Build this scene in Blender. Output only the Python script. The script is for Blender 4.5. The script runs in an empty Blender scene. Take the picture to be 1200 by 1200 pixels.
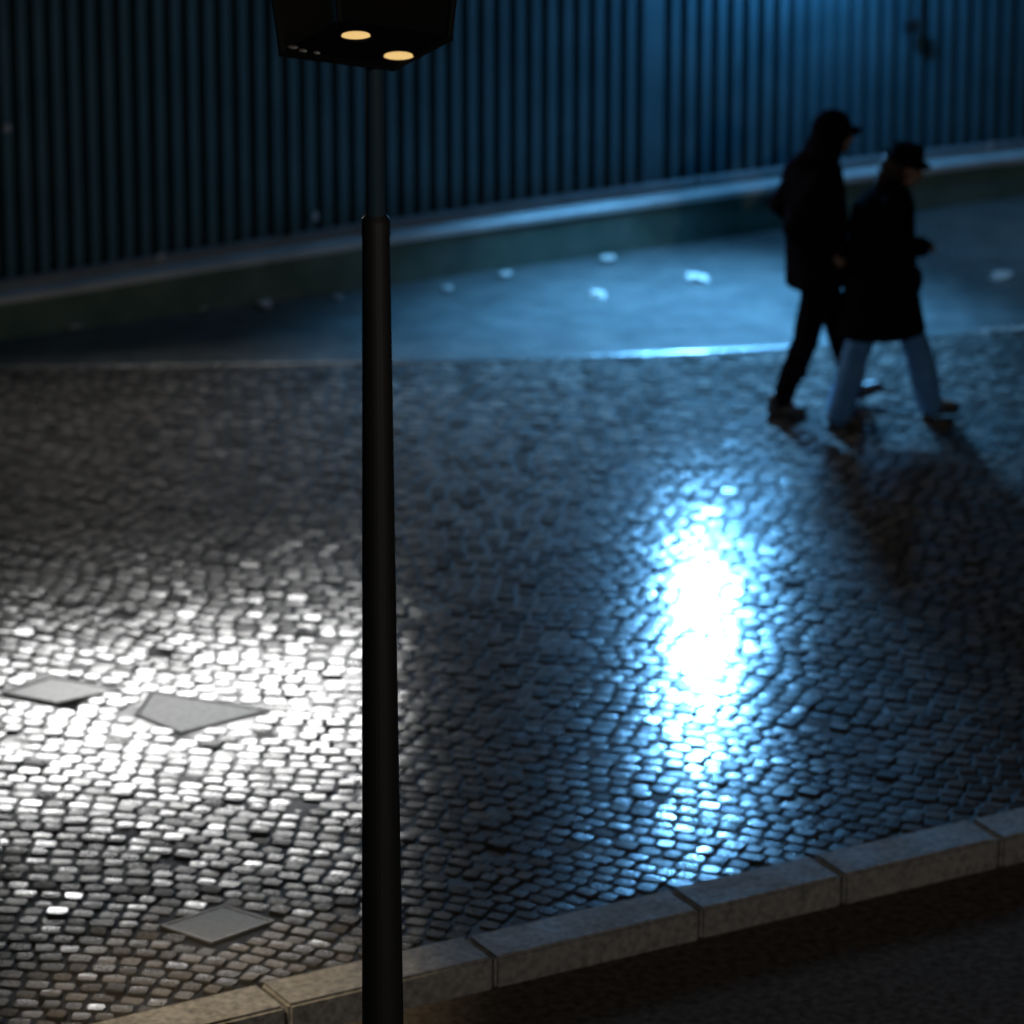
import bpy, bmesh, math, random
from mathutils import Vector, Matrix, noise as mnoise
random.seed(7)
S = bpy.context.scene
COL = S.collection
R = math.radians

# ------------------------------------------------------------------ camera
TH = R(20.0); DIST = 30.0; FPX = 6570.0
CAM = Vector((0, -DIST*math.cos(TH), DIST*math.sin(TH)))
FWD = Vector((0, math.cos(TH), -math.sin(TH)))
UP = Vector((0, math.sin(TH), math.cos(TH)))
RT = Vector((1, 0, 0))
def gp(px, py, z=0.0):
    """survey helper: where a sight line of the survey photo meets height z"""
    d = FWD*FPX + RT*(px-600) - UP*(py-600)
    t = (z-CAM.z)/d.z
    return CAM + d*t

cd = bpy.data.cameras.new('camera')
cam = bpy.data.objects.new('camera', cd); COL.objects.link(cam)
cam.location = CAM; cam.rotation_euler = (R(90)-TH, 0, 0)
cd.sensor_width = 36; cd.lens = 36*FPX/1200
cd.clip_start = 0.5; cd.clip_end = 3000
cd.dof.use_dof = True; cd.dof.focus_distance = 22.0
cd.dof.aperture_fstop = (cd.lens/1000)/0.11
S.camera = cam

# ------------------------------------------------------------------ helpers
def tag(o, label=None, cat=None, group=None, kind=None):
    if label: o['label'] = label
    if cat: o['category'] = cat
    if group: o['group'] = group
    if kind: o['kind'] = kind
    return o
def empty(name, loc, rz=0):
    o = bpy.data.objects.new(name, None); COL.objects.link(o)
    o.location = loc; o.rotation_euler = (0, 0, rz); o.empty_display_size = .2
    return o
def link(name, me, mat=None, parent=None, smooth=False):
    o = bpy.data.objects.new(name, me); COL.objects.link(o)
    if mat: me.materials.append(mat)
    if parent: o.parent = parent
    if smooth:
        for p in me.polygons: p.use_smooth = True
    return o
def from_bm(name, bm, mat=None, parent=None, smooth=False):
    bmesh.ops.recalc_face_normals(bm, faces=bm.faces[:])
    me = bpy.data.meshes.new(name); bm.to_mesh(me); bm.free()
    return link(name, me, mat, parent, smooth)
def box(bm, c, s, rot=None, bev=0.0):
    m = Matrix.Translation(c)
    if rot is not None: m = m @ rot.to_4x4()
    g = bmesh.ops.create_cube(bm, size=1.0, matrix=m @ Matrix.Diagonal((*s, 1)))
    if bev > 0:
        es = set(e for v in g['verts'] for e in v.link_edges)
        bmesh.ops.bevel(bm, geom=list(es), offset=bev, segments=2, affect='EDGES')
def cone(bm, p, q, ra, rb, seg=16, caps=True):
    p = Vector(p); q = Vector(q); d = q-p
    m = Matrix.Translation((p+q)/2) @ d.to_track_quat('Z', 'Y').to_matrix().to_4x4()
    bmesh.ops.create_cone(bm, cap_ends=caps, segments=seg, radius1=ra, radius2=rb, depth=d.length, matrix=m)
def ell(bm, c, r, rot=None, seg=16):
    m = Matrix.Translation(c)
    if rot is not None: m = m @ rot.to_4x4()
    bmesh.ops.create_uvsphere(bm, u_segments=seg, v_segments=max(8, seg//2+2), radius=1.0, matrix=m @ Matrix.Diagonal((*r, 1)))
def cap(bm, p, q, ra, rb):
    cone(bm, p, q, ra, rb, 14)
    ell(bm, p, (ra,)*3, seg=14); ell(bm, q, (rb,)*3, seg=14)
def chain(bm, pts):
    for a, b in zip(pts, pts[1:]): cap(bm, a[0], b[0], a[1], b[1])
def loft(bm, rings, n=28):
    """rings: (cx, cy, z, rx, ry)"""
    vs = []
    for (cx, cy, z, rx, ry) in rings:
        vs.append([bm.verts.new((cx+rx*math.cos(2*math.pi*k/n), cy+ry*math.sin(2*math.pi*k/n), z)) for k in range(n)])
    for a, b in zip(vs, vs[1:]):
        for k in range(n): bm.faces.new((a[k], a[(k+1) % n], b[(k+1) % n], b[k]))
    bm.faces.new(vs[0][::-1]); bm.faces.new(vs[-1])
def remesh(name, bm, voxel, smooth_it, mat, parent, wrinkle=0.0, wscale=6.0):
    bmesh.ops.recalc_face_normals(bm, faces=bm.faces[:])
    me = bpy.data.meshes.new('tmp'); bm.to_mesh(me); bm.free()
    t = bpy.data.objects.new('tmp', me); COL.objects.link(t)
    m = t.modifiers.new('r', 'REMESH'); m.mode = 'VOXEL'; m.voxel_size = voxel
    s = t.modifiers.new('s', 'SMOOTH'); s.iterations = smooth_it; s.factor = .5
    dg = bpy.context.evaluated_depsgraph_get()
    nm = bpy.data.meshes.new_from_object(t.evaluated_get(dg)); nm.name = name
    bpy.data.objects.remove(t); bpy.data.meshes.remove(me)
    if wrinkle:
        for v in nm.vertices:
            v.co += v.normal * wrinkle * mnoise.fractal(v.co*wscale, 1.0, 2.0, 3)
    return link(name, nm, mat, parent, True)

# ------------------------------------------------------------------ materials
def mat(name, base, rough=.6, metal=0, spec=.5, var=None, vscale=4, bump=0, bscale=60, rvar=None, coat=0, island=0.0):
    m = bpy.data.materials.new(name); m.use_nodes = True
    nt = m.node_tree; b = nt.nodes['Principled BSDF']
    b.inputs['Base Color'].default_value = (*base, 1)
    b.inputs['Roughness'].default_value = rough; b.inputs['Metallic'].default_value = metal
    b.inputs['Specular IOR Level'].default_value = spec
    if coat:
        b.inputs['Coat Weight'].default_value = coat; b.inputs['Coat Roughness'].default_value = .05
    tc = nt.nodes.new('ShaderNodeTexCoord')
    src = None
    if var:
        n = nt.nodes.new('ShaderNodeTexNoise'); n.inputs['Scale'].default_value = vscale
        n.inputs['Detail'].default_value = 5
        nt.links.new(tc.outputs['Object'], n.inputs['Vector'])
        r = nt.nodes.new('ShaderNodeValToRGB')
        r.color_ramp.elements[0].position = .3; r.color_ramp.elements[1].position = .72
        r.color_ramp.elements[0].color = (*base, 1); r.color_ramp.elements[1].color = (*var, 1)
        nt.links.new(n.outputs['Fac'], r.inputs['Fac']); src = r.outputs['Color']
        if island:
            g = nt.nodes.new('ShaderNodeNewGeometry')
            mr = nt.nodes.new('ShaderNodeMapRange'); mr.inputs['To Min'].default_value = 1-island; mr.inputs['To Max'].default_value = 1+island
            nt.links.new(g.outputs['Random Per Island'], mr.inputs['Value'])
            vm = nt.nodes.new('ShaderNodeVectorMath'); vm.operation = 'SCALE'
            nt.links.new(src, vm.inputs[0]); nt.links.new(mr.outputs['Result'], vm.inputs['Scale']); src = vm.outputs['Vector']
        nt.links.new(src, b.inputs['Base Color'])
    if rvar:
        n2 = nt.nodes.new('ShaderNodeTexNoise'); n2.inputs['Scale'].default_value = rvar[0]; n2.inputs['Detail'].default_value = 4
        nt.links.new(tc.outputs['Object'], n2.inputs['Vector'])
        mr2 = nt.nodes.new('ShaderNodeMapRange'); mr2.inputs['From Min'].default_value = .3; mr2.inputs['From Max'].default_value = .7
        mr2.inputs['To Min'].default_value = rvar[1]; mr2.inputs['To Max'].default_value = rvar[2]
        nt.links.new(n2.outputs['Fac'], mr2.inputs['Value']); nt.links.new(mr2.outputs['Result'], b.inputs['Roughness'])
    if bump:
        n3 = nt.nodes.new('ShaderNodeTexNoise'); n3.inputs['Scale'].default_value = bscale; n3.inputs['Detail'].default_value = 4
        nt.links.new(tc.outputs['Object'], n3.inputs['Vector'])
        bp = nt.nodes.new('ShaderNodeBump'); bp.inputs['Strength'].default_value = 1.0; bp.inputs['Distance'].default_value = bump
        nt.links.new(n3.outputs['Fac'], bp.inputs['Height']); nt.links.new(bp.outputs['Normal'], b.inputs['Normal'])
    return m
def emit(name, col, s):
    m = bpy.data.materials.new(name); m.use_nodes = True
    nt = m.node_tree; b = nt.nodes['Principled BSDF']
    b.inputs['Base Color'].default_value = (*col, 1)
    b.inputs['Emission Color'].default_value = (*col, 1); b.inputs['Emission Strength'].default_value = s
    return m

M_sett = mat('wet_granite', (.042, .038, .034), .19, spec=.17, var=(.088, .078, .07), vscale=45, bump=.0006, bscale=70, island=.5)
def wet(m, scale, lo, hi, rough):
    nt = m.node_tree; b = nt.nodes['Principled BSDF']
    tc = nt.nodes.new('ShaderNodeTexCoord'); n = nt.nodes.new('ShaderNodeTexNoise')
    n.inputs['Scale'].default_value = scale; n.inputs['Detail'].default_value = 6; n.inputs['Roughness'].default_value = .65
    mr = nt.nodes.new('ShaderNodeMapRange'); mr.inputs['From Min'].default_value = .38; mr.inputs['From Max'].default_value = .62
    mr.inputs['To Min'].default_value = lo; mr.inputs['To Max'].default_value = hi
    nt.links.new(tc.outputs['Object'], n.inputs['Vector']); nt.links.new(n.outputs['Fac'], mr.inputs['Value'])
    nt.links.new(mr.outputs['Result'], b.inputs['Coat Weight']); b.inputs['Coat Roughness'].default_value = rough
    for l in list(nt.links):
        if l.to_node == b and l.to_socket.name == 'Normal': nt.links.new(l.from_socket, b.inputs['Coat Normal'])
wet(M_sett, 3.2, .08, .75, .085)
M_side = mat('sett_side', (.02, .02, .02), .7, spec=.1, var=(.035, .035, .034), vscale=12)
M_joint = mat('wet_joint_sand', (.010, .0095, .009), .8, spec=.15, var=(.018, .017, .015), vscale=12, bump=.0006, bscale=50)
wet(M_joint, 2.6, .0, .4, .11)
M_pave = mat('wet_asphalt_pavement', (.045, .05, .05), .35, spec=.2, var=(.075, .078, .075), vscale=5, bump=.004, bscale=26, rvar=(1.6, .2, .42))
wet(M_pave, 2.6, .1, .9, .11)
M_road = mat('dark_wet_road', (.035, .029, .024), .9, spec=0, var=(.085, .072, .062), vscale=22, bump=.004, bscale=30, rvar=(1.2, .6, .9))
M_ground = mat('dark_ground', (.03, .03, .03), .8, var=(.04, .04, .04))
M_kerb = mat('kerb_stone', (.11, .106, .10), .7, spec=.04, var=(.24, .23, .215), vscale=30, bump=.006, bscale=22, rvar=(3, .6, .85))
M_wall = mat('mossy_render', (.035, .07, .055), .8, var=(.075, .115, .095), vscale=5, bump=.004, bscale=25)
M_coping = mat('coping_stone', (.25, .27, .27), .45, var=(.38, .39, .38), vscale=5, bump=.002, bscale=40)
M_fence = mat('painted_sheet', (.022, .07, .09), .5, var=(.04, .10, .125), vscale=3, bump=.0006, bscale=30)
M_rail = mat('galvanised_rail', (.2, .22, .23), .45, .6, var=(.3, .31, .32), vscale=7)
M_bolt = mat('galvanised_bolt', (.55, .56, .58), .35, .8)
M_pole = mat('black_pole_paint', (.008, .008, .008), .55, bump=.0006, bscale=30)
M_polegrey = mat('bluish_sheen_pole', (.012, .03, .042), .6, spec=.2)  # bluish reflection on the upper pole is put into its base colour
M_lantern = mat('lantern_black', (.004, .004, .004), .7, spec=.15)
M_glow = emit('warm_lens', (1.0, .66, .25), .8)
M_glint = mat('pale_glint', (.35, .34, .32), .4, .5)  # pale colour for the painted glints on the lantern edge
M_cover = mat('worn_cover', (.10, .10, .097), .42, 0, .5, var=(.2, .2, .19), vscale=24, bump=.0016, bscale=50)
M_cover2 = mat('wet_worn_cover', (.14, .14, .135), .36, 0, .6, var=(.23, .23, .22), vscale=24, bump=.0016, bscale=50)
M_cover3 = mat('dark_cover', (.05, .05, .048), .55, 0, .3, var=(.09, .09, .085), vscale=24, bump=.002, bscale=50)  # darker colour than the other two covers
M_rim = mat('worn_rim', (.08, .08, .077), .5, 0, .4, var=(.15, .15, .145), vscale=20, bump=.001, bscale=60)
M_litter = mat('pale_litter', (.25, .23, .21), .6, spec=.2, var=(.5, .46, .42), vscale=30)
M_black = mat('black_cloth', (.004, .0035, .005), .95, spec=0, var=(.008, .007, .010), vscale=12, bump=.002, bscale=90)
M_coat = mat('black_wool', (.003, .003, .0033), .95, spec=0, var=(.0055, .0055, .006), vscale=14, bump=.002, bscale=120)
M_jeans = mat('blue_denim', (.045, .125, .26), .8, spec=.1, var=(.075, .18, .34), vscale=10, bump=.0012, bscale=160)
M_shoe = mat('black_leather', (.012, .012, .012), .5)
M_skin = mat('skin', (.15, .095, .07), .6, spec=.2)
M_hair = mat('brown_hair', (.02, .013, .010), .8, spec=.1, bump=.002, bscale=150)
M_eye = mat('eye', (.05, .04, .04), .2)

# ------------------------------------------------------------------ ground, road
bm = bmesh.new(); bmesh.ops.create_grid(bm, x_segments=1, y_segments=1, size=1500, matrix=Matrix.Translation((0, 0, -.40)))
tag(from_bm('ground', bm, M_ground), kind='structure')

# near kerb: measured front-top and bottom edges
KZ = 0.012; ROADZ = -0.135
k0 = gp(473, 1147, KZ); k1 = gp(1173, 982, KZ)
kd = (k1-k0); kd.z = 0; kd.normalize(); kn = Vector((-kd.y, kd.x, 0))     # kn: away from camera
KW = .27
A = k0-kd*9; B = k0+kd*13
def strip(bm, a, b, na, nb, z0, z1, n=40):
    prev = None
    for i in range(n+1):
        p = a.lerp(b, i/n)
        v = (bm.verts.new((p.x+na.x, p.y+na.y, z0)), bm.verts.new((p.x+nb.x, p.y+nb.y, z1)))
        if prev: bm.faces.new((prev[0], v[0], v[1], prev[1]))
        prev = v
bm = bmesh.new(); strip(bm, A, B, kn*.1, -kn*14, ROADZ, ROADZ-.1)
tag(from_bm('road', bm, M_road), kind='structure')
# kerb stones
bm = bmesh.new()
rot = Matrix((kd, kn, Vector((0, 0, 1)))).transposed()
kt = lambda px, py: (gp(px, py, KZ)-k0).dot(kd)
js = [kt(575, 1119), kt(815, 1061), kt(980, 1020), kt(1173, 982)]
cuts = [js[0]-1.02*k for k in range(8, 0, -1)]+js+[js[-1]+.95*k for k in range(1, 9)]
for a, b in zip(cuts, cuts[1:]):
    c = k0+kd*((a+b)/2)+kn*(KW/2+random.uniform(-.004, .004)); top = KZ+random.uniform(-.004, .006)
    rz = rot @ Matrix.Rotation(random.uniform(-.006, .006), 3, 'Z')
    box(bm, (c.x, c.y, top-.17), (b-a-.014, KW, .34), rz, .014)
tag(from_bm('kerb', bm, M_kerb), kind='structure')
# dark filler behind the kerb joints
bm = bmesh.new(); c = A.lerp(B, .5)+kn*(KW/2+.02); box(bm, (c.x, c.y, -.2), ((B-A).length, KW-.09, .36), rot)
tag(from_bm('kerb_bedding', bm, M_joint), kind='structure')

# ------------------------------------------------------------------ pavement by the wall (cross-falls towards the setts)
WZ = .075
edge_px = [(-900, 452), (-300, 438), (0, 432), (450, 425), (660, 420), (920, 409), (1110, 394), (1200, 386), (1500, 360), (2100, 308)]
edge = [gp(x, y, .008) for x, y in edge_px]
w0 = gp(0, 396, WZ); w1 = gp(1200, 229, WZ)
wd = w1-w0; wd.z = 0; wd.normalize(); wn = Vector((wd.y, -wd.x, 0))        # wn: towards the camera
def on_edge(s):
    """edge point at wall parameter s (straight pieces)"""
    ts = [(e-w0).dot(wd) for e in edge]
    for i in range(len(ts)-1):
        if s <= ts[i+1] or i == len(ts)-2:
            f = (s-ts[i])/(ts[i+1]-ts[i]); return edge[i].lerp(edge[i+1], f)
bm = bmesh.new(); prev = None
NS = 160; rowsf = [0, .015, .04, .08, .16, .3, .5, .75, 1.0]
for i in range(NS+1):
    s = -5.0+16.0*i/NS
    e = on_edge(s); w = w0+wd*s-wn*.1
    ring = [bm.verts.new((e.x, e.y, -.12))]
    for f in rowsf:
        p = e.lerp(w, f)
        z = -.004+.014*min(1, f/.015)+(.003*min(1, f/.08))+.042*f+.012*f*f
        z += .006*mnoise.noise(Vector((p.x*.9, p.y*.9, 3)))*min(1, f*8)
        ring.append(bm.verts.new((p.x, p.y, z)))
    if prev:
        for a in range(len(ring)-1): bm.faces.new((prev[a], ring[a], ring[a+1], prev[a+1]))
    prev = ring
tag(from_bm('pavement', bm, M_pave, smooth=True), kind='structure')

# ------------------------------------------------------------------ sett paving, every stone modelled
XA, XB = -5.2, 5.4
bm = bmesh.new()
edge_y = lambda x: next((a.y+(b.y-a.y)*(x-a.x)/(b.x-a.x) for a, b in zip(edge, edge[1:]) if a.x <= x <= b.x), edge[-1].y)
kerb_y = lambda x: (k0+kn*KW).y+kd.y/kd.x*(x-(k0+kn*KW).x)
covers = []
def cover_poly(cs): return [gp(x, y, 0.0) for x, y in cs]
cov1 = cover_poly([(158, 836), (176, 808), (318, 831), (212, 858)])
cov2 = cover_poly([(2, 812), (60, 793), (142, 808), (66, 824)])
cov3 = cover_poly([(188, 1084), (262, 1060), (322, 1078), (248, 1104)])
def inside(p, poly, grow=.02):
    c = sum((q for q in poly), Vector())/len(poly); r = None
    sign = 0
    for a, b in zip(poly, poly[1:]+poly[:1]):
        a2 = a+(a-c).normalized()*grow; b2 = b+(b-c).normalized()*grow
        cr = (b2.x-a2.x)*(p.y-a2.y)-(b2.y-a2.y)*(p.x-a2.x)
        if sign == 0: sign = 1 if cr > 0 else -1
        elif sign*cr < 0: return False
    return True
ang = R(-19); e1 = Vector((math.cos(ang), math.sin(ang), 0)); e2 = Vector((-e1.y, e1.x, 0))
verts = []; faces = []; smooth = []
PU, PV = .108, .092
NG = 5
def warp(u, v):
    return v+.10*math.sin(u*1.5+.4*math.sin(v*.9))+.025*math.sin(u*3.7+v*2.1)
for j in range(-135, 135):
    off = random.uniform(0, PU); u = -9.0+off
    while u < 9.0:
        lu = PU*random.uniform(.82, 1.2); v = j*PV
        uc = u+lu/2; vc = warp(uc, v)
        c = e1*uc+e2*vc
        u += lu
        if c.x < XA or c.x > XB: continue
        if c.y > edge_y(c.x)+.05 or c.y < kerb_y(c.x)+.02: continue
        if any(inside(c, p, .05) for p in (cov1, cov2, cov3)): continue
        sl = (warp(uc+.05, v)-warp(uc-.05, v))/.1
        a = math.atan(sl)+random.gauss(0, .03)
        d1 = e1*math.cos(a)+e2*math.sin(a); d2 = Vector((-d1.y, d1.x, 0))
        hu = lu/2-.0025-random.uniform(0, .0045); hv = PV/2-.002-random.uniform(0, .006)
        z0 = random.gauss(-.002, .0035)
        tu = random.gauss(0, .0075); tv = random.gauss(0, .0085)
        if random.random() < .3: tv += random.gauss(0, .02); tu += random.gauss(0, .01)
        dome = random.uniform(.0002, .0009); kk = random.uniform(-.1, .1)
        jit = [(random.uniform(-.006, .004), random.uniform(-.006, .005)) for _ in range(4)]
        jit = [(q_[0]*(1 if n_ in (1, 3) else -1), q_[1]*(1 if n_ > 1 else -1)) for n_, q_ in enumerate(jit)]
        def top(a_, b_, drop=0.0):
            ja = jit[(a_ > 0)+2*(b_ > 0)]; w_ = abs(a_*b_)
            x = a_*hu*(1-.12*b_*b_)+kk*b_*hv*.3+ja[0]*w_; y = b_*hv*(1-.14*a_*a_)+ja[1]*w_
            p = c+d1*x+d2*y
            return (p.x, p.y, z0+tu*x+tv*y-dome*(a_*a_+b_*b_)-drop)
        base = len(verts); E = .87
        gs = [-E, -.3, .3, E]
        for b_ in gs:
            for a_ in gs: verts.append(top(a_, b_))
        for b_ in range(3):
            for a_ in range(3):
                q = base+b_*4+a_; faces.append((q, q+1, q+5, q+4)); smooth.append(True)
        rim = [(-E, -E), (-.3, -E), (.3, -E), (E, -E), (E, -.3), (E, .3), (E, E), (.3, E), (-.3, E), (-E, E), (-E, .3), (-E, -.3)]
        b1 = len(verts)
        for sc_, dr in ((1.0, 0.0), (1/E, .008), (1/E, .06)):
            for (a_, b_) in rim: verts.append(top(a_*sc_, b_*sc_, dr))
        for l_ in range(2):
            for k in range(12):
                k2 = (k+1) % 12
                faces.append((b1+l_*12+k2, b1+l_*12+k, b1+l_*12+12+k, b1+l_*12+12+k2)); smooth.append(False)
me = bpy.data.meshes.new('cobbled_street'); me.from_pydata(verts, [], faces); me.update()
ob = tag(link('cobbled_street', me, M_sett, None, True), kind='structure')
me.polygons.foreach_set('use_smooth', smooth)
me.materials.append(M_side)
me.polygons.foreach_set('material_index', [0 if f else 1 for f in smooth])
# bedding between the stones (also carries on beyond the modelled stones)
bm = bmesh.new()
N = 60
prev = None
for i in range(N+1):
    x = -16+32*i/N
    ya = kerb_y(x)-.05; yb = edge_y(x)+.15
    r_ = [bm.verts.new((x, ya+(yb-ya)*k/10, -.0105)) for k in range(11)]
    if prev:
        for k in range(10): bm.faces.new((prev[k], r_[k], r_[k+1], prev[k+1]))
    prev = r_
tag(from_bm('street_bedding', bm, M_joint), kind='structure')

# access covers: rim + lid
def cover(poly, label, lidz, m):
    c = sum(poly, Vector())/4
    root = empty('access_cover', (c.x, c.y, 0))
    tag(root, label, 'utility cover', 'smooth covers set into the cobbles')
    def slab(name, s0, s1, z, m):
        bm = bmesh.new()
        o = [(p-c)*s0 for p in poly]; i_ = [(p-c)*s1 for p in poly] if s1 else None
        if i_:
            vo = [bm.verts.new((p.x, p.y, z)) for p in o]; vi = [bm.verts.new((p.x, p.y, z)) for p in i_]
            for k in range(4): bm.faces.new((vo[k], vo[(k+1) % 4], vi[(k+1) % 4], vi[k]))
        else:
            bm.faces.new([bm.verts.new((p.x, p.y, z)) for p in o])
        g = bmesh.ops.extrude_face_region(bm, geom=bm.faces[:])
        bmesh.ops.translate(bm, vec=(0, 0, -.05), verts=[v for v in g['geom'] if isinstance(v, bmesh.types.BMVert)])
        return from_bm(name, bm, m, root)
    slab('rim', 1.0, .93, lidz+.003, M_rim)
    slab('lid', .90, None, lidz, m)
cover(cov1, 'dull grey diamond-shaped metal cover in the middle of the brightest patch of cobbles', -.006, M_cover)
cover(cov2, 'pale flat cover at the left end of the brightly lit cobbles', -.001, M_cover2)
cover(cov3, 'dim grey cover among dark cobbles just behind the kerb', -.003, M_cover3)

# ------------------------------------------------------------------ low wall + fence
WL0, WL1 = -6.0, 12.0
smid = (gp(700, 297, WZ)-w0).dot(wd)
def wall_h(s): return WZ+.295-.004*(s-smid)**2 if abs(s-smid) < 3.6 else WZ+.295-.004*3.6**2
def P(s, back, z): q = w0+wd*s-wn*back; return (q.x, q.y, z)
def sweep(bm, prof, n=110, s0=WL0, s1=WL1, closed=False):
    prev = None
    for i in range(n+1):
        s = s0+(s1-s0)*i/n; h = wall_h(s)
        r_ = [bm.verts.new(P(s, b, (h+z) if rel else z)) for (b, z, rel) in prof]
        if prev:
            for k in range(len(r_)-(0 if closed else 1)):
                k2 = (k+1) % len(r_)
                bm.faces.new((prev[k], r_[k], r_[k2], prev[k2]))
        else: first = r_
        prev = r_
    if closed: bm.faces.new(first); bm.faces.new(prev[::-1])
wall = empty('low_wall', P(smid, .15, WZ)); wall.location.z = 0
def under(o, root):
    o.parent = root; o.matrix_parent_inverse = Matrix.Translation(root.location).inverted(); return o
tag(wall, 'long low wall with a pale coping running along the foot of the corrugated fence', 'wall')
bm = bmesh.new(); sweep(bm, [(.012, -.1, False), (.012, -.045, True), (.34, -.045, True), (.34, -.1, False)], closed=True)
under(from_bm('wall_body', bm, M_wall), wall)
bm = bmesh.new(); sweep(bm, [(0, -.04, True), (-.0, -.006, True), (.006, 0, True), (.125, .002, True), (.13, -.04, True)], closed=True)
under(from_bm('coping', bm, M_coping), wall)

fence = empty('corrugated_fence', P(smid, .3, 0))
tag(fence, 'dark blue corrugated metal fence standing on the low wall', 'fence')
bm = bmesh.new(); sweep(bm, [(.225, -.05, True), (.225, .012, True), (.29, .020, True), (.29, -.05, True)], closed=True)
under(from_bm('bottom_rail', bm, M_rail), fence)
# sheet: trapezoid ribs with a flat overlap where two sheets join
FH = 3.4; pitch = .106
sj = (gp(841, 260, WZ+.3)-w0).dot(wd)
prof = []
s = sj-.07
while s > WL0-.1:
    prof += [(s, 0), (s-.006, -.13), (s-.050, -.13), (s-.056, 0)]; s -= pitch
prof = prof[::-1]
s = sj+.07
while s < WL1:
    prof += [(s, 0), (s+.006, -.13), (s+.050, -.13), (s+.056, 0)]; s += pitch
bm = bmesh.new(); prev = None
zl = [.008, 1.2, FH]
for (s, d) in prof:
    r_ = [bm.verts.new(P(s, .315-d, (wall_h(s)+z) if z < .1 else z)) for z in zl]
    if prev:
        for k in range(2): bm.faces.new((prev[k], r_[k], r_[k+1], prev[k+1]))
    prev = r_
o = under(from_bm('corrugated_sheet', bm, M_fence), fence)
sm = o.modifiers.new('thick', 'SOLIDIFY'); sm.thickness = .002; sm.offset = 1
bm = bmesh.new(); sweep(bm, [(.28, FH-.02, False), (.28, FH+.03, False), (.40, FH+.03, False), (.40, FH-.02, False)], closed=True)
under(from_bm('top_rail', bm, M_rail), fence)
def bracket(px, py, w, h, name='fixing_plate', m=M_bolt):
    s = (gp(px, py, WZ+.3)-w0).dot(wd); q = Vector(P(s, .222, wall_h(s)+.01))
    bm = bmesh.new(); rr = Matrix((wd, -wn, Vector((0, 0, 1)))).transposed()
    box(bm, q, (w, .012, h), rr, .004)
    cone(bm, q+wn*.004, q+wn*.022, .014, .012, 8)
    under(from_bm(name, bm, m), fence)
for px, py in ((192, 301), (427, 264), (812, 210), (1161, 167)): bracket(px, py, .05, .07)
def patch(px, py, back, w, h, name, m):
    # something fixed to the ribs higher up
    d = FWD*FPX+RT*(px-600)-UP*(py-600)
    o_ = w0-wn*(back); t = (o_-CAM).dot(wn)/d.dot(wn); q = CAM+d*t
    bm = bmesh.new(); rr = Matrix((wd, -wn, Vector((0, 0, 1)))).transposed()
    box(bm, q, (w, .03, h), rr, .005); box(bm, q+wn*.02, (w*.5, .02, h*.5), rr, .004)
    under(from_bm(name, bm, m), fence)
patch(1068, 31, .25, .09, .08, 'junction_box', M_pole)
patch(8, 150, .25, .05, .04, 'fixing_plate', M_bolt)
patch(369, 253, .26, .03, .05, 'fixing_plate', M_bolt)
def cable(px0, py0, px1, py1, name, parent, m):
    bm = bmesh.new(); pts = []
    for (px, py) in ((px0, py0), (px1, py1)):
        d = FWD*FPX+RT*(px-600)-UP*(py-600); o_ = w0-wn*.255
        t = (o_-CAM).dot(wn)/d.dot(wn); pts.append(CAM+d*t)
    cone(bm, pts[0], pts[1], .008, .008, 8); under(from_bm(name, bm, m), parent)
cable(1068, -60, 1068, 26, 'cable', fence, M_pole)

# ------------------------------------------------------------------ litter on the pavement
def plane_z(p):
    s = (p-w0).dot(wd); e = on_edge(s); w = w0+wd*s
    f = max(0, min(1, (p.y-e.y)/(w.y-e.y))) ; return .008+(.003*min(1, f/.08))+.042*f+.012*f*f
L = [(88, 383, .085, 'pale crumpled litter scrap at the left end of the pavement, close under the wall'),
     (234, 362, .07, 'pale litter scrap second from the left along the dark foot of the wall'),
     (310, 357, .085, 'white litter scrap nearest to the left of the lamp post'),
     (397, 350, .045, 'faint small litter scrap just left of the lamp post at the foot of the wall'),
     (525, 339, .055, 'small dull litter scrap first to the right of the lamp post'),
     (591, 323, .06, 'dim litter scrap near the wall, second to the right of the lamp post'),
     (700, 347, .085, 'bluish white litter scrap lying lowest in the middle of the pavement'),
     (712, 305, .07, 'faint litter scrap tight against the wall in the middle of the picture'),
     (816, 327, .10, 'largest bright litter scrap, left of the taller walker'),
     (1172, 325, .09, 'bright litter scrap to the right of the walker in the hat')]
for (px, py, r_, lab) in L:
    p = gp(px, py, .05); p = gp(px, py, plane_z(p))
    bm = bmesh.new(); bmesh.ops.create_icosphere(bm, subdivisions=2, radius=r_*.52)
    for v in bm.verts:
        n_ = mnoise.noise(v.co*24+Vector((px, 0, 0)))
        v.co *= 1+.9*n_; v.co.z *= .35
        v.co.x *= 1.25
        if v.co.z < -.012: v.co.z = -.012
    o = from_bm('litter_scrap', bm, M_litter); o.location = (p.x, p.y, p.z+.012); o.rotation_euler = (0, 0, random.uniform(0, 6))
    tag(o, lab, 'litter', 'pale scraps of litter on the wet pavement')

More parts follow.
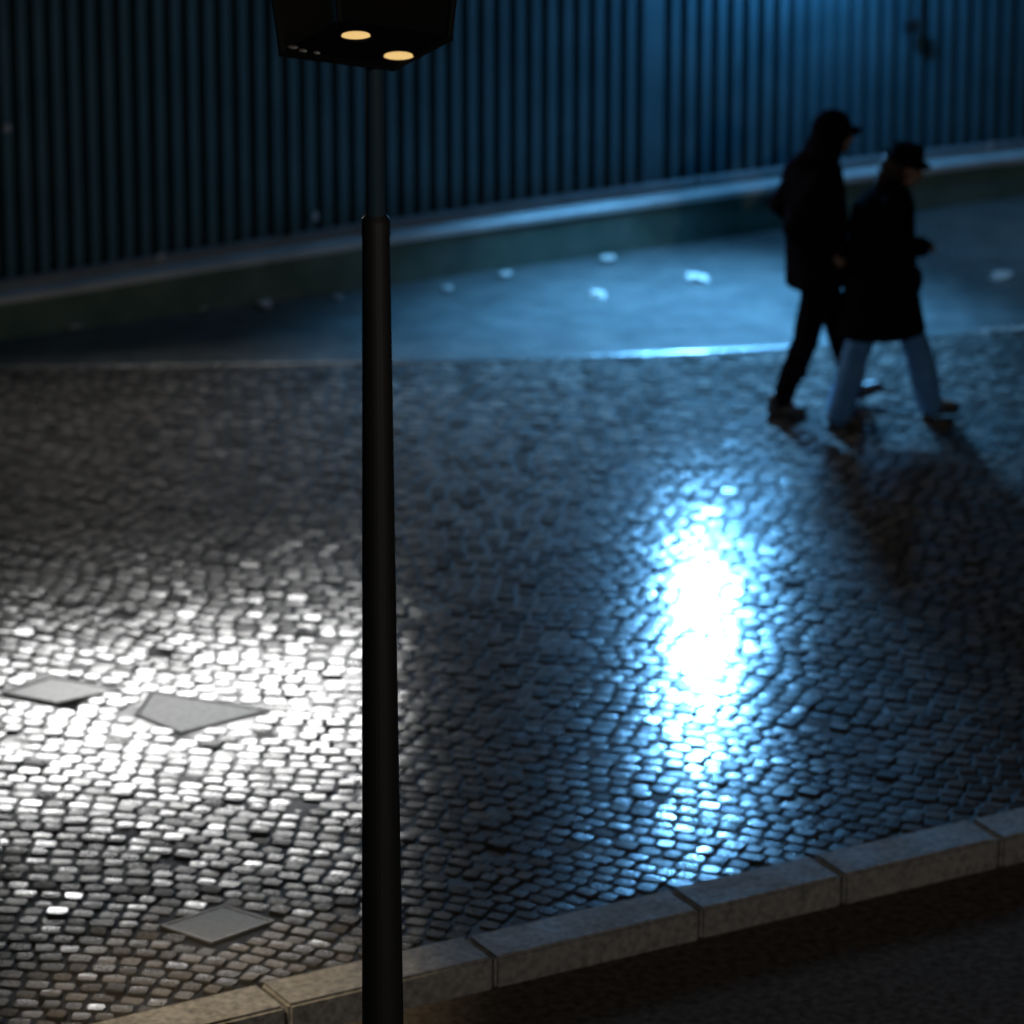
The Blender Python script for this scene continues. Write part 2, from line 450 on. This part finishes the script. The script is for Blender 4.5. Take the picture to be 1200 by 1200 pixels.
# ------------------------------------------------------------------ street lamp
LR = 20.0
def at_range(px, py, rng):
    d = FWD*FPX+RT*(px-600)-UP*(py-600); t = rng/d.y; return CAM+d*t
pb = at_range(446, 900, LR); LX, LY = pb.x, pb.y
lamp = empty('street_lamp', (LX, LY, ROADZ-.05))
tag(lamp, 'tall black lamp post with an open lantern holding two glowing warm discs', 'street lamp')
zof = lambda py: at_range(446, py, LR).z
base = ROADZ-.05
ppm = FPX/(Vector((LX, LY, 3))-CAM).length
bm = bmesh.new()
cone(bm, (0, 0, 0), (0, 0, .5), .13, .12, 28); cone(bm, (0, 0, .5), (0, 0, .56), .12, .086, 28)
cone(bm, (0, 0, .56), (0, 0, zof(272)-base), .086, .052, 28)
under_p = lambda o: setattr(o, 'parent', lamp)
under_p(from_bm('pole', bm, M_pole, smooth=False))
bm = bmesh.new(); zc = zof(266)-base; cone(bm, (0, 0, zc-.03), (0, 0, zc+.03), .0545, .053, 28); cone(bm, (0, 0, zc+.03), (0, 0, zc+.05), .053, .036, 28)
under_p(from_bm('collar', bm, M_pole))
zl0 = zof(57)-base
bm = bmesh.new(); cone(bm, (0, 0, zc+.05), (0, 0, zl0-.06), .036, .032, 24); cone(bm, (0, 0, zl0-.06), (0, 0, zl0), .036, .075, 24)
under_p(from_bm('upper_pole', bm, M_polegrey, smooth=False))
# lantern: square base plate, panelled back, open front, pyramid roof
lan = empty('lantern', (-.03, 0, zl0)); lan.parent = lamp; lan.rotation_euler = (0, 0, R(-26))
hw = .24; tw = .30; lh = .62
bm = bmesh.new(); box(bm, (0, 0, .012), (2*hw, 2*hw, .024), None, .004); from_bm('base_plate', bm, M_lantern, lan)
def disc(px, py):
    d = FWD*FPX+RT*(px-600)-UP*(py-600); z = base+zl0+.03; t = (z-CAM.z)/d.z; q = CAM+d*t
    l = Matrix.Rotation(R(26), 3, 'Z') @ Vector((q.x-LX+.03, q.y-LY, 0))
    bm = bmesh.new(); cone(bm, (l.x, l.y, .0255), (l.x, l.y, .034), .054, .052, 28); o = from_bm('light_disc', bm, M_glow, lan)
    bm = bmesh.new(); n = 28
    ro = [[bm.verts.new((l.x+r_*math.cos(2*math.pi*k/n), l.y+r_*math.sin(2*math.pi*k/n), z_)) for k in range(n)] for r_, z_ in ((.070, .0245), (.069, .033), (.058, .033), (.058, .0245))]
    for a, b in zip(ro, ro[1:]):
        for k in range(n): bm.faces.new((a[k], a[(k+1) % n], b[(k+1) % n], b[k]))
    from_bm('bezel', bm, M_lantern, o)
    return l
dl = [disc(417, 42), disc(467, 66)]
def post(x, y):
    bm = bmesh.new(); sx = 1 if x > 0 else -1; sy = 1 if y > 0 else -1
    p = Vector((sx*hw*.95, sy*hw*.95, .02)); q = Vector((sx*tw*.95, sy*tw*.95, lh))
    cone(bm, p, q, .014, .014, 8); from_bm('corner_bar', bm, M_lantern, lan)
for x, y in ((1, 1), (-1, 1), (-1, -1)): post(x, y)
def panel(x0, y0, x1, y1):
    bm = bmesh.new()
    vs = [bm.verts.new(v) for v in ((x0*hw, y0*hw, .026), (x1*hw, y1*hw, .026), (x1*tw, y1*tw, lh-.01), (x0*tw, y0*tw, lh-.01))]
    f = bm.faces.new(vs); g = bmesh.ops.extrude_face_region(bm, geom=[f])
    bmesh.ops.translate(bm, vec=Vector((-(y1-y0), x1-x0, 0)).normalized()*.008, verts=[v for v in g['geom'] if isinstance(v, bmesh.types.BMVert)])
    from_bm('back_panel', bm, M_lantern, lan)
panel(-.90, .93, .95, .93); panel(-.93, -.95, -.93, .70)
bm = bmesh.new()
m4 = Matrix.Translation((0, 0, lh+.13)) @ Matrix.Rotation(R(45), 4, 'Z')
bmesh.ops.create_cone(bm, cap_ends=True, segments=4, radius1=.49, radius2=.10, depth=.24, matrix=m4)
cone(bm, (0, 0, lh+.25), (0, 0, lh+.33), .05, .03, 16)
from_bm('roof', bm, M_lantern, lan)
for (x, y, w_) in ((-.205, -.19, .022), (-.15, -.215, .018), (-.09, -.22, .014)):
    bm = bmesh.new(); ell(bm, (x, y, .028), (w_, w_*.7, .006)); from_bm('painted_glint', bm, M_glint, lan)  # flat pale blobs stand in for glints along the base plate edge

# ------------------------------------------------------------------ people
def hand(bm, wrist, d, up, side, curl=.6, L=.185):
    """palm + four unequal curled fingers + thumb; d forward, up = back of hand, side = thumb side"""
    d = Vector(d).normalized(); up = Vector(up); up = (up-d*up.dot(d)).normalized(); sd = d.cross(up)*side
    w = Vector(wrist)
    pc = w+d*.05
    for k in (-.027, -.009, .009, .027): cap(bm, w+sd*k*.7, w+d*.088+sd*k, .014, .0125)
    for k, ln in ((.030, .070), (.010, .080), (-.010, .075), (-.029, .058)):
        a = w+d*.088+sd*k*1.02; ang_ = curl*.55
        b = a+(d*math.cos(ang_)-up*math.sin(ang_))*ln*.45
        ang_ += curl*.9; c = b+(d*math.cos(ang_)-up*math.sin(ang_))*ln*.32
        ang_ += curl*.7; e = c+(d*math.cos(ang_)-up*math.sin(ang_))*ln*.25
        cap(bm, a, b, .0105, .0095); cap(bm, b, c, .0095, .0085); cap(bm, c, e, .0085, .0075)
    a = w+d*.03+sd*.026; b = a+(d*.7+sd*.6-up*.25).normalized()*.045; c = b+(d*.9+sd*.05-up*.5).normalized()*.032
    cap(bm, a, b, .014, .004); cap(bm, b, c, .004, .009)
def head(bm, c, pitch, s=1.0):
    """skull, jaw, nose, lips, brow, ears; faces +x"""
    rt = Matrix.Rotation(pitch, 3, 'Y'); c = Vector(c)
    q = lambda x, y, z: c+rt @ Vector((x*s, y*s, z*s))
    ell(bm, q(-.012, 0, .02), (.098*s, .076*s, .098*s), rt); ell(bm, q(.03, 0, -.05), (.065*s, .056*s, .066*s), rt)
    ell(bm, q(.068, 0, -.092), (.024*s, .026*s, .02*s), rt)                    # chin
    cap(bm, q(.088, 0, .012), q(.108, 0, -.03), .009*s, .015*s)                # nose
    ell(bm, q(.088, 0, -.062), (.014*s, .026*s, .008*s), rt); ell(bm, q(.086, 0, -.074), (.014*s, .022*s, .008*s), rt)
    cap(bm, q(.078, -.035, .028), q(.078, .035, .028), .014*s, .014*s)         # brow
    for y in (-1, 1): ell(bm, q(-.005, y*.078, -.015), (.02*s, .01*s, .032*s), rt)
    return q
def eyes(q, parent, s=1.0):
    for y in (-1, 1):
        bm = bmesh.new(); ell(bm, q(.079, y*.031, .004), (.012*s,)*3, seg=12); from_bm('eye', bm, M_eye, parent, True)
def shoe(heel, toe, lift, parent, up=Vector((0, 0, 1)), w=.047):
    heel = Vector(heel); toe = Vector(toe); d = (toe-heel); ln = d.length; d.normalize()
    sd = up.cross(d).normalized(); u = d.cross(sd)
    bm = bmesh.new(); q = lambda x, y, z: heel+d*x*ln+sd*y+u*z
    cap(bm, q(.14, 0, .045), q(.45, 0, .045), .040, .042); cap(bm, q(.45, 0, .04), q(.82, 0, .034), .044, .034)
    cap(bm, q(.8, .012, .03), q(.88, -.008, .028), .03, .027); cap(bm, q(.2, 0, .06), q(.2, 0, .11), .04, .044)
    cap(bm, q(.14, 0, .016), q(.85, 0, .014), .016, .014)
    o = remesh('shoe', bm, .009, 3, M_shoe, parent)
    bm = bmesh.new(); rr = Matrix((d, sd, u)).transposed()
    box(bm, q(.48, 0, .010), (ln*.95, w*1.7, .018), rr, .007); from_bm('sole', bm, M_shoe, o)
    return o

# --- taller walker (left) ---
def rot_at(px, py, heading, label, sc):
    p = gp(px, py, 0); o = empty('person', (p.x, p.y, 0), heading); o.scale = (sc,)*3; tag(o, label, 'person', None); return o
man = rot_at(957, 482, R(7), 'taller walker on the left in a hip-length dark jacket and slim dark trousers', .96)
RA = Vector((-.225, -.07, .10)); RK = Vector((-.09, -.085, .47)); RH = Vector((-.01, -.085, .88))
FA = Vector((.235, .09, .095)); FK = Vector((.135, .09, .50)); FHp = Vector((.0, .085, .88))
bm = bmesh.new()
hq = head(bm, (.075, 0, 1.695), R(12))
chain(bm, [((.0, 0, 1.48), .062), ((.05, 0, 1.62), .055)])
loft(bm, [(-.02, 0, .82, .10, .15), (-.02, 0, .95, .115, .16), (-.02, 0, 1.12, .11, .145), (-.02, 0, 1.3, .125, .17), (-.02, 0, 1.43, .11, .185), (-.01, 0, 1.5, .06, .09)])
chain(bm, [(RH, .088), (RK, .058), (RK.lerp(RA, .4)+Vector((-.008, 0, 0)), .050), (RA, .034)]); chain(bm, [(RA, .032), (RA+Vector((.14, 0, -.07)), .020)])
chain(bm, [(FHp, .088), (FK, .058), (FK.lerp(FA, .4)+Vector((-.008, 0, 0)), .050), (FA, .034)]); chain(bm, [(FA, .032), (FA+Vector((.14, 0, .0)), .020)])
arms = {}
for y in (-1, 1):
    sh = Vector((-.03, y*.185, 1.45)); el = Vector((-.185, y*.25, 1.21)); wr = Vector((.0, y*.195, 1.02))
    chain(bm, [(sh, .055), (el, .042), (wr, .03)]); hand(bm, wr, (.75, -y*.15, -.6), (-.4, y*.8, 0), 1 if y < 0 else -1, .5)
    arms[y] = (sh, el, wr)
remesh('body', bm, .0075, 2, M_skin, man); eyes(hq, man)
bm = bmesh.new()
loft(bm, [(-.022, 0, .79, .178, .21), (-.022, 0, .82, .182, .215), (-.02, 0, .95, .18, .205), (-.02, 0, 1.1, .185, .2), (-.03, 0, 1.25, .185, .212), (-.04, 0, 1.36, .188, .226), (-.05, 0, 1.44, .180, .222), (-.04, 0, 1.505, .155, .18), (-.01, 0, 1.555, .10, .11)])
for y in (-1, 1):
    sh, el, wr = arms[y]; chain(bm, [(sh+Vector((-.01, 0, -.02)), .098), (el, .084), (el.lerp(wr, .5), .066), (wr, .055)])
    ell(bm, wr+Vector((.02, -y*.02, -.05)), (.06, .03, .09))
cap(bm, (-.13, 0, 1.46), (-.07, 0, 1.53), .095, .085)
jk = remesh('jacket', bm, .013, 3, M_black, man, .010, 5)
bm = bmesh.new()
ell(bm, (.055, 0, 1.722), (.120, .098, .112)); ell(bm, (.035, 0, 1.65), (.105, .092, .12)); cap(bm, (-.015, 0, 1.53), (.025, 0, 1.63), .122, .112)
remesh('hood', bm, .011, 3, M_black, man, .006, 7)
bm = bmesh.new()
for k in range(-3, 4):
    cap(bm, (.13, k*.02, 1.735), (.222-.004*k*k, k*.021, 1.712-.002*k*k), .013, .011)
cap(bm, (.15, 0, 1.705), (.19, 0, 1.69), .03, .022)
remesh('cap_peak', bm, .008, 2, M_black, man)
bm = bmesh.new()
loft(bm, [(-.02, 0, .76, .12, .155), (-.02, 0, .92, .125, .165), (-.02, 0, 1.02, .12, .16)])
chain(bm, [(RH, .098), (RK, .080), (RK.lerp(RA, .5), .074), (RA+Vector((0, 0, .0)), .062)])
chain(bm, [(FHp, .098), (FK, .080), (FK.lerp(FA, .5), .074), (FA, .062)])
remesh('trousers', bm, .011, 3, M_black, man, .007, 9)
shoe((-.31, -.07, .004), (-.065, -.085, .004), 0, man)
shoe((.195, .09, .012), (.425, .09, .095), 0, man)

# --- shorter walker (right) ---
wom = rot_at(1038, 494, R(5), 'shorter walker in brimmed hat, long black coat and blue jeans, one hand held forward', .955)
RA2 = Vector((-.285, -.07, .085)); RK2 = Vector((-.20, -.08, .45)); RH2 = Vector((-.06, -.08, .84))
FA2 = Vector((.275, .075, .085)); FK2 = Vector((.175, .08, .46)); FH2 = Vector((.02, .08, .84))
bm = bmesh.new()
hq2 = head(bm, (.085, 0, 1.555), R(16), .94)
chain(bm, [((.0, 0, 1.38), .055), ((.055, 0, 1.49), .047)])
loft(bm, [(-.02, 0, .78, .10, .155), (-.02, 0, .9, .11, .165), (-.02, 0, 1.06, .095, .13), (-.02, 0, 1.22, .115, .15), (-.02, 0, 1.34, .095, .165), (-.01, 0, 1.41, .05, .08)])
chain(bm, [(RH2, .088), (RK2, .055), (RK2.lerp(RA2, .4)+Vector((-.008, 0, 0)), .048), (RA2, .032)]); chain(bm, [(RA2, .032), (RA2+Vector((.13, 0, -.06)), .020)])
chain(bm, [(FH2, .088), (FK2, .055), (FK2.lerp(FA2, .4)+Vector((-.008, 0, 0)), .048), (FA2, .032)]); chain(bm, [(FA2, .032), (FA2+Vector((.13, 0, -.01)), .020)])
shr = Vector((-.01, -.165, 1.36)); elr = Vector((-.02, -.21, 1.10)); wrr = Vector((.125, -.14, 1.115))
shl = Vector((-.01, .165, 1.36)); ell_ = Vector((-.06, .21, 1.10)); wrl = Vector((.06, .17, .93))
chain(bm, [(shr, .048), (elr, .037), (wrr, .027)]); hand(bm, wrr, (.95, .25, -.05), (.1, -.5, .85), -1, .75)
chain(bm, [(shl, .048), (ell_, .037), (wrl, .027)]); hand(bm, wrl, (.5, -.1, -.85), (-.3, .8, 0), -1, .5)
remesh('body', bm, .0075, 2, M_skin, wom); eyes(hq2, wom, .94)
bm = bmesh.new()
loft(bm, [(-.045, 0, .56, .265, .225), (-.045, 0, .6, .26, .225), (-.045, 0, .75, .235, .215), (-.045, 0, .9, .21, .205), (-.05, 0, 1.05, .195, .195), (-.05, 0, 1.2, .195, .2), (-.045, 0, 1.32, .18, .2), (-.02, 0, 1.40, .135, .16), (.0, 0, 1.46, .085, .085), (.01, 0, 1.50, .07, .07)])
chain(bm, [(shr, .078), (elr, .066), (wrr+Vector((.035, 0, 0)), .056)])
chain(bm, [(shl, .078), (ell_, .066), (wrl, .052)])
ell(bm, (.13, -.12, .90), (.05, .06, .09))
remesh('coat', bm, .012, 3, M_coat, wom, .012, 4.5)
bm = bmesh.new()   # hair behind the neck
ell(bm, (.03, 0, 1.55), (.10, .088, .095)); cap(bm, (-.04, 0, 1.50), (-.075, -.02, 1.37), .055, .032)
remesh('hair', bm, .009, 2, M_hair, wom, .008, 14)
bm = bmesh.new(); n = 32   # hat: crown and tilted brim
tilt = Matrix.Translation((.085, 0, 1.605)) @ Matrix.Rotation(R(15), 4, 'Y')
prof_h = [(.0, .088), (.06, .088), (.088, .078), (.094, .05), (.100, .008), (.112, -.004), (.135, -.014), (.150, -.012), (.150, -.020), (.134, -.024), (.108, -.014), (.090, .0), (.084, .05), (.0, .07)]
prevr = None
for (r_, z_) in prof_h:
    if r_ == 0:
        ring = [bm.verts.new(tilt @ Vector((0, 0, z_)))]*n
    else:
        ring = []
        for k in range(n):
            a = 2*math.pi*k/n; lift = .035*max(0, -math.cos(a))**2*max(0, (r_-.1)/.05)
            ring.append(bm.verts.new(tilt @ Vector((r_*math.cos(a), r_*.9*math.sin(a), z_+lift))))
    if prevr:
        for k in range(n):
            vs = []
            for v in (prevr[k], prevr[(k+1) % n], ring[(k+1) % n], ring[k]):
                if v not in vs: vs.append(v)
            if len(vs) > 2: bm.faces.new(vs)
    prevr = ring
from_bm('hat', bm, M_coat, wom, True)
bm = bmesh.new()
loft(bm, [(-.02, 0, .72, .115, .165), (-.02, 0, .9, .12, .17), (-.02, 0, .98, .11, .155)])
chain(bm, [(RH2, .10), (RK2, .080), (RK2.lerp(RA2, .5), .083), (RA2+Vector((.0, 0, .0)), .080)])
chain(bm, [(FH2, .10), (FK2, .080), (FK2.lerp(FA2, .5), .083), (FA2+Vector((-.005, 0, .0)), .080)])
remesh('jeans', bm, .011, 3, M_jeans, wom, .008, 8)
shoe((-.36, -.07, .004), (-.135, -.08, .004), 0, wom)
shoe((.235, .075, .004), (.455, .08, .022), 0, wom)

# ------------------------------------------------------------------ light
W = bpy.data.worlds.new('World'); S.world = W; W.use_nodes = True
nt = W.node_tree; bg = nt.nodes['Background']
sky = nt.nodes.new('ShaderNodeTexSky'); sky.sky_type = 'NISHITA'; sky.sun_disc = False
sky.sun_elevation = R(-4); sky.sun_rotation = R(180)
nt.links.new(sky.outputs['Color'], bg.inputs['Color']); bg.inputs['Strength'].default_value = .011

def aim(o, target): o.rotation_euler = (Vector(target)-o.location).to_track_quat('-Z', 'Y').to_euler()
def lampd(name, typ, loc, col, e, **kw):
    d = bpy.data.lights.new(name, typ); d.color = col; d.energy = e
    for k, v in kw.items(): setattr(d, k, v)
    o = bpy.data.objects.new(name, d); COL.objects.link(o); o.location = loc; return o
# tall narrow bluish lamp above the frame: makes the long streak
fl = w0+wd*((gp(733, 275, WZ)-w0).dot(wd))+wn*.75
a = lampd('blue_lamp', 'AREA', (fl.x, fl.y, 2.22), (.16, .50, 1.0), 78, shape='RECTANGLE', size=.11, size_y=.85, spread=R(80))
aim(a, Vector((fl.x, fl.y, 2.22))+wn*4+Vector((-.8, 0, -.9)))
# hooded blue lamp further right, washing the ribs and the coping
f2 = w0+wd*((gp(945, 268, WZ)-w0).dot(wd))+wn*.2
lampd('blue_wall_lamp', 'POINT', (f2.x, f2.y, 2.2), (.13, .48, 1.0), 150, shadow_soft_size=.07)
# unseen spots brightening the pavement: one over the middle, one added at the right end
f4 = w0+wd*((gp(800, 285, WZ)-w0).dot(wd))+wn*.55
a = lampd('pavement_fill_spot', 'SPOT', (f4.x, f4.y, 2.5), (.14, .50, 1.0), 3000, shadow_soft_size=.1, spot_size=R(88), spot_blend=1.0)
aim(a, gp(820, 410, 0))
f3 = w0+wd*((gp(1190, 232, WZ)-w0).dot(wd))+wn*.6
a = lampd('pavement_fill_spot', 'SPOT', (f3.x, f3.y, 2.3), (.3, .62, 1.0), 85, shadow_soft_size=.08, spot_size=R(75), spot_blend=.9)
aim(a, Vector((f3.x, f3.y, 0))+wn*.7)
# white lamp over the left end of the fence
wl = w0+wd*((gp(148, 360, WZ)-w0).dot(wd))+wn*.5
a = lampd('white_lamp', 'AREA', (wl.x, wl.y, 2.22), (.98, .98, .97), 84, shape='RECTANGLE', size=2.35, size_y=.42, spread=R(160))
aim(a, Vector((wl.x, wl.y, 2.22))+wn*4+Vector((-.8, 0, -.9)))
# street lamp on the camera's side of the road, behind the viewpoint
lampd('road_lamp', 'POINT', (5.0, -21.0, 8.5), (1.0, .92, .83), 1900, shadow_soft_size=.2)
# added warm spot outside the frame, lower left, puts lantern glow on the kerb
q = gp(250, 1165, 0)
c = lampd('kerb_fill_spot', 'SPOT', (q.x-1.6, q.y-1.2, 4.6), (1.0, .80, .52), 1100, shadow_soft_size=.1, spot_size=R(23), spot_blend=1.0)
aim(c, q)

S.view_settings.view_transform = 'Standard'; S.view_settings.look = 'None'
S.view_settings.exposure = 0; S.view_settings.gamma = 1
S.render.engine = 'CYCLES'
S.render.resolution_x = 1024; S.render.resolution_y = 1024
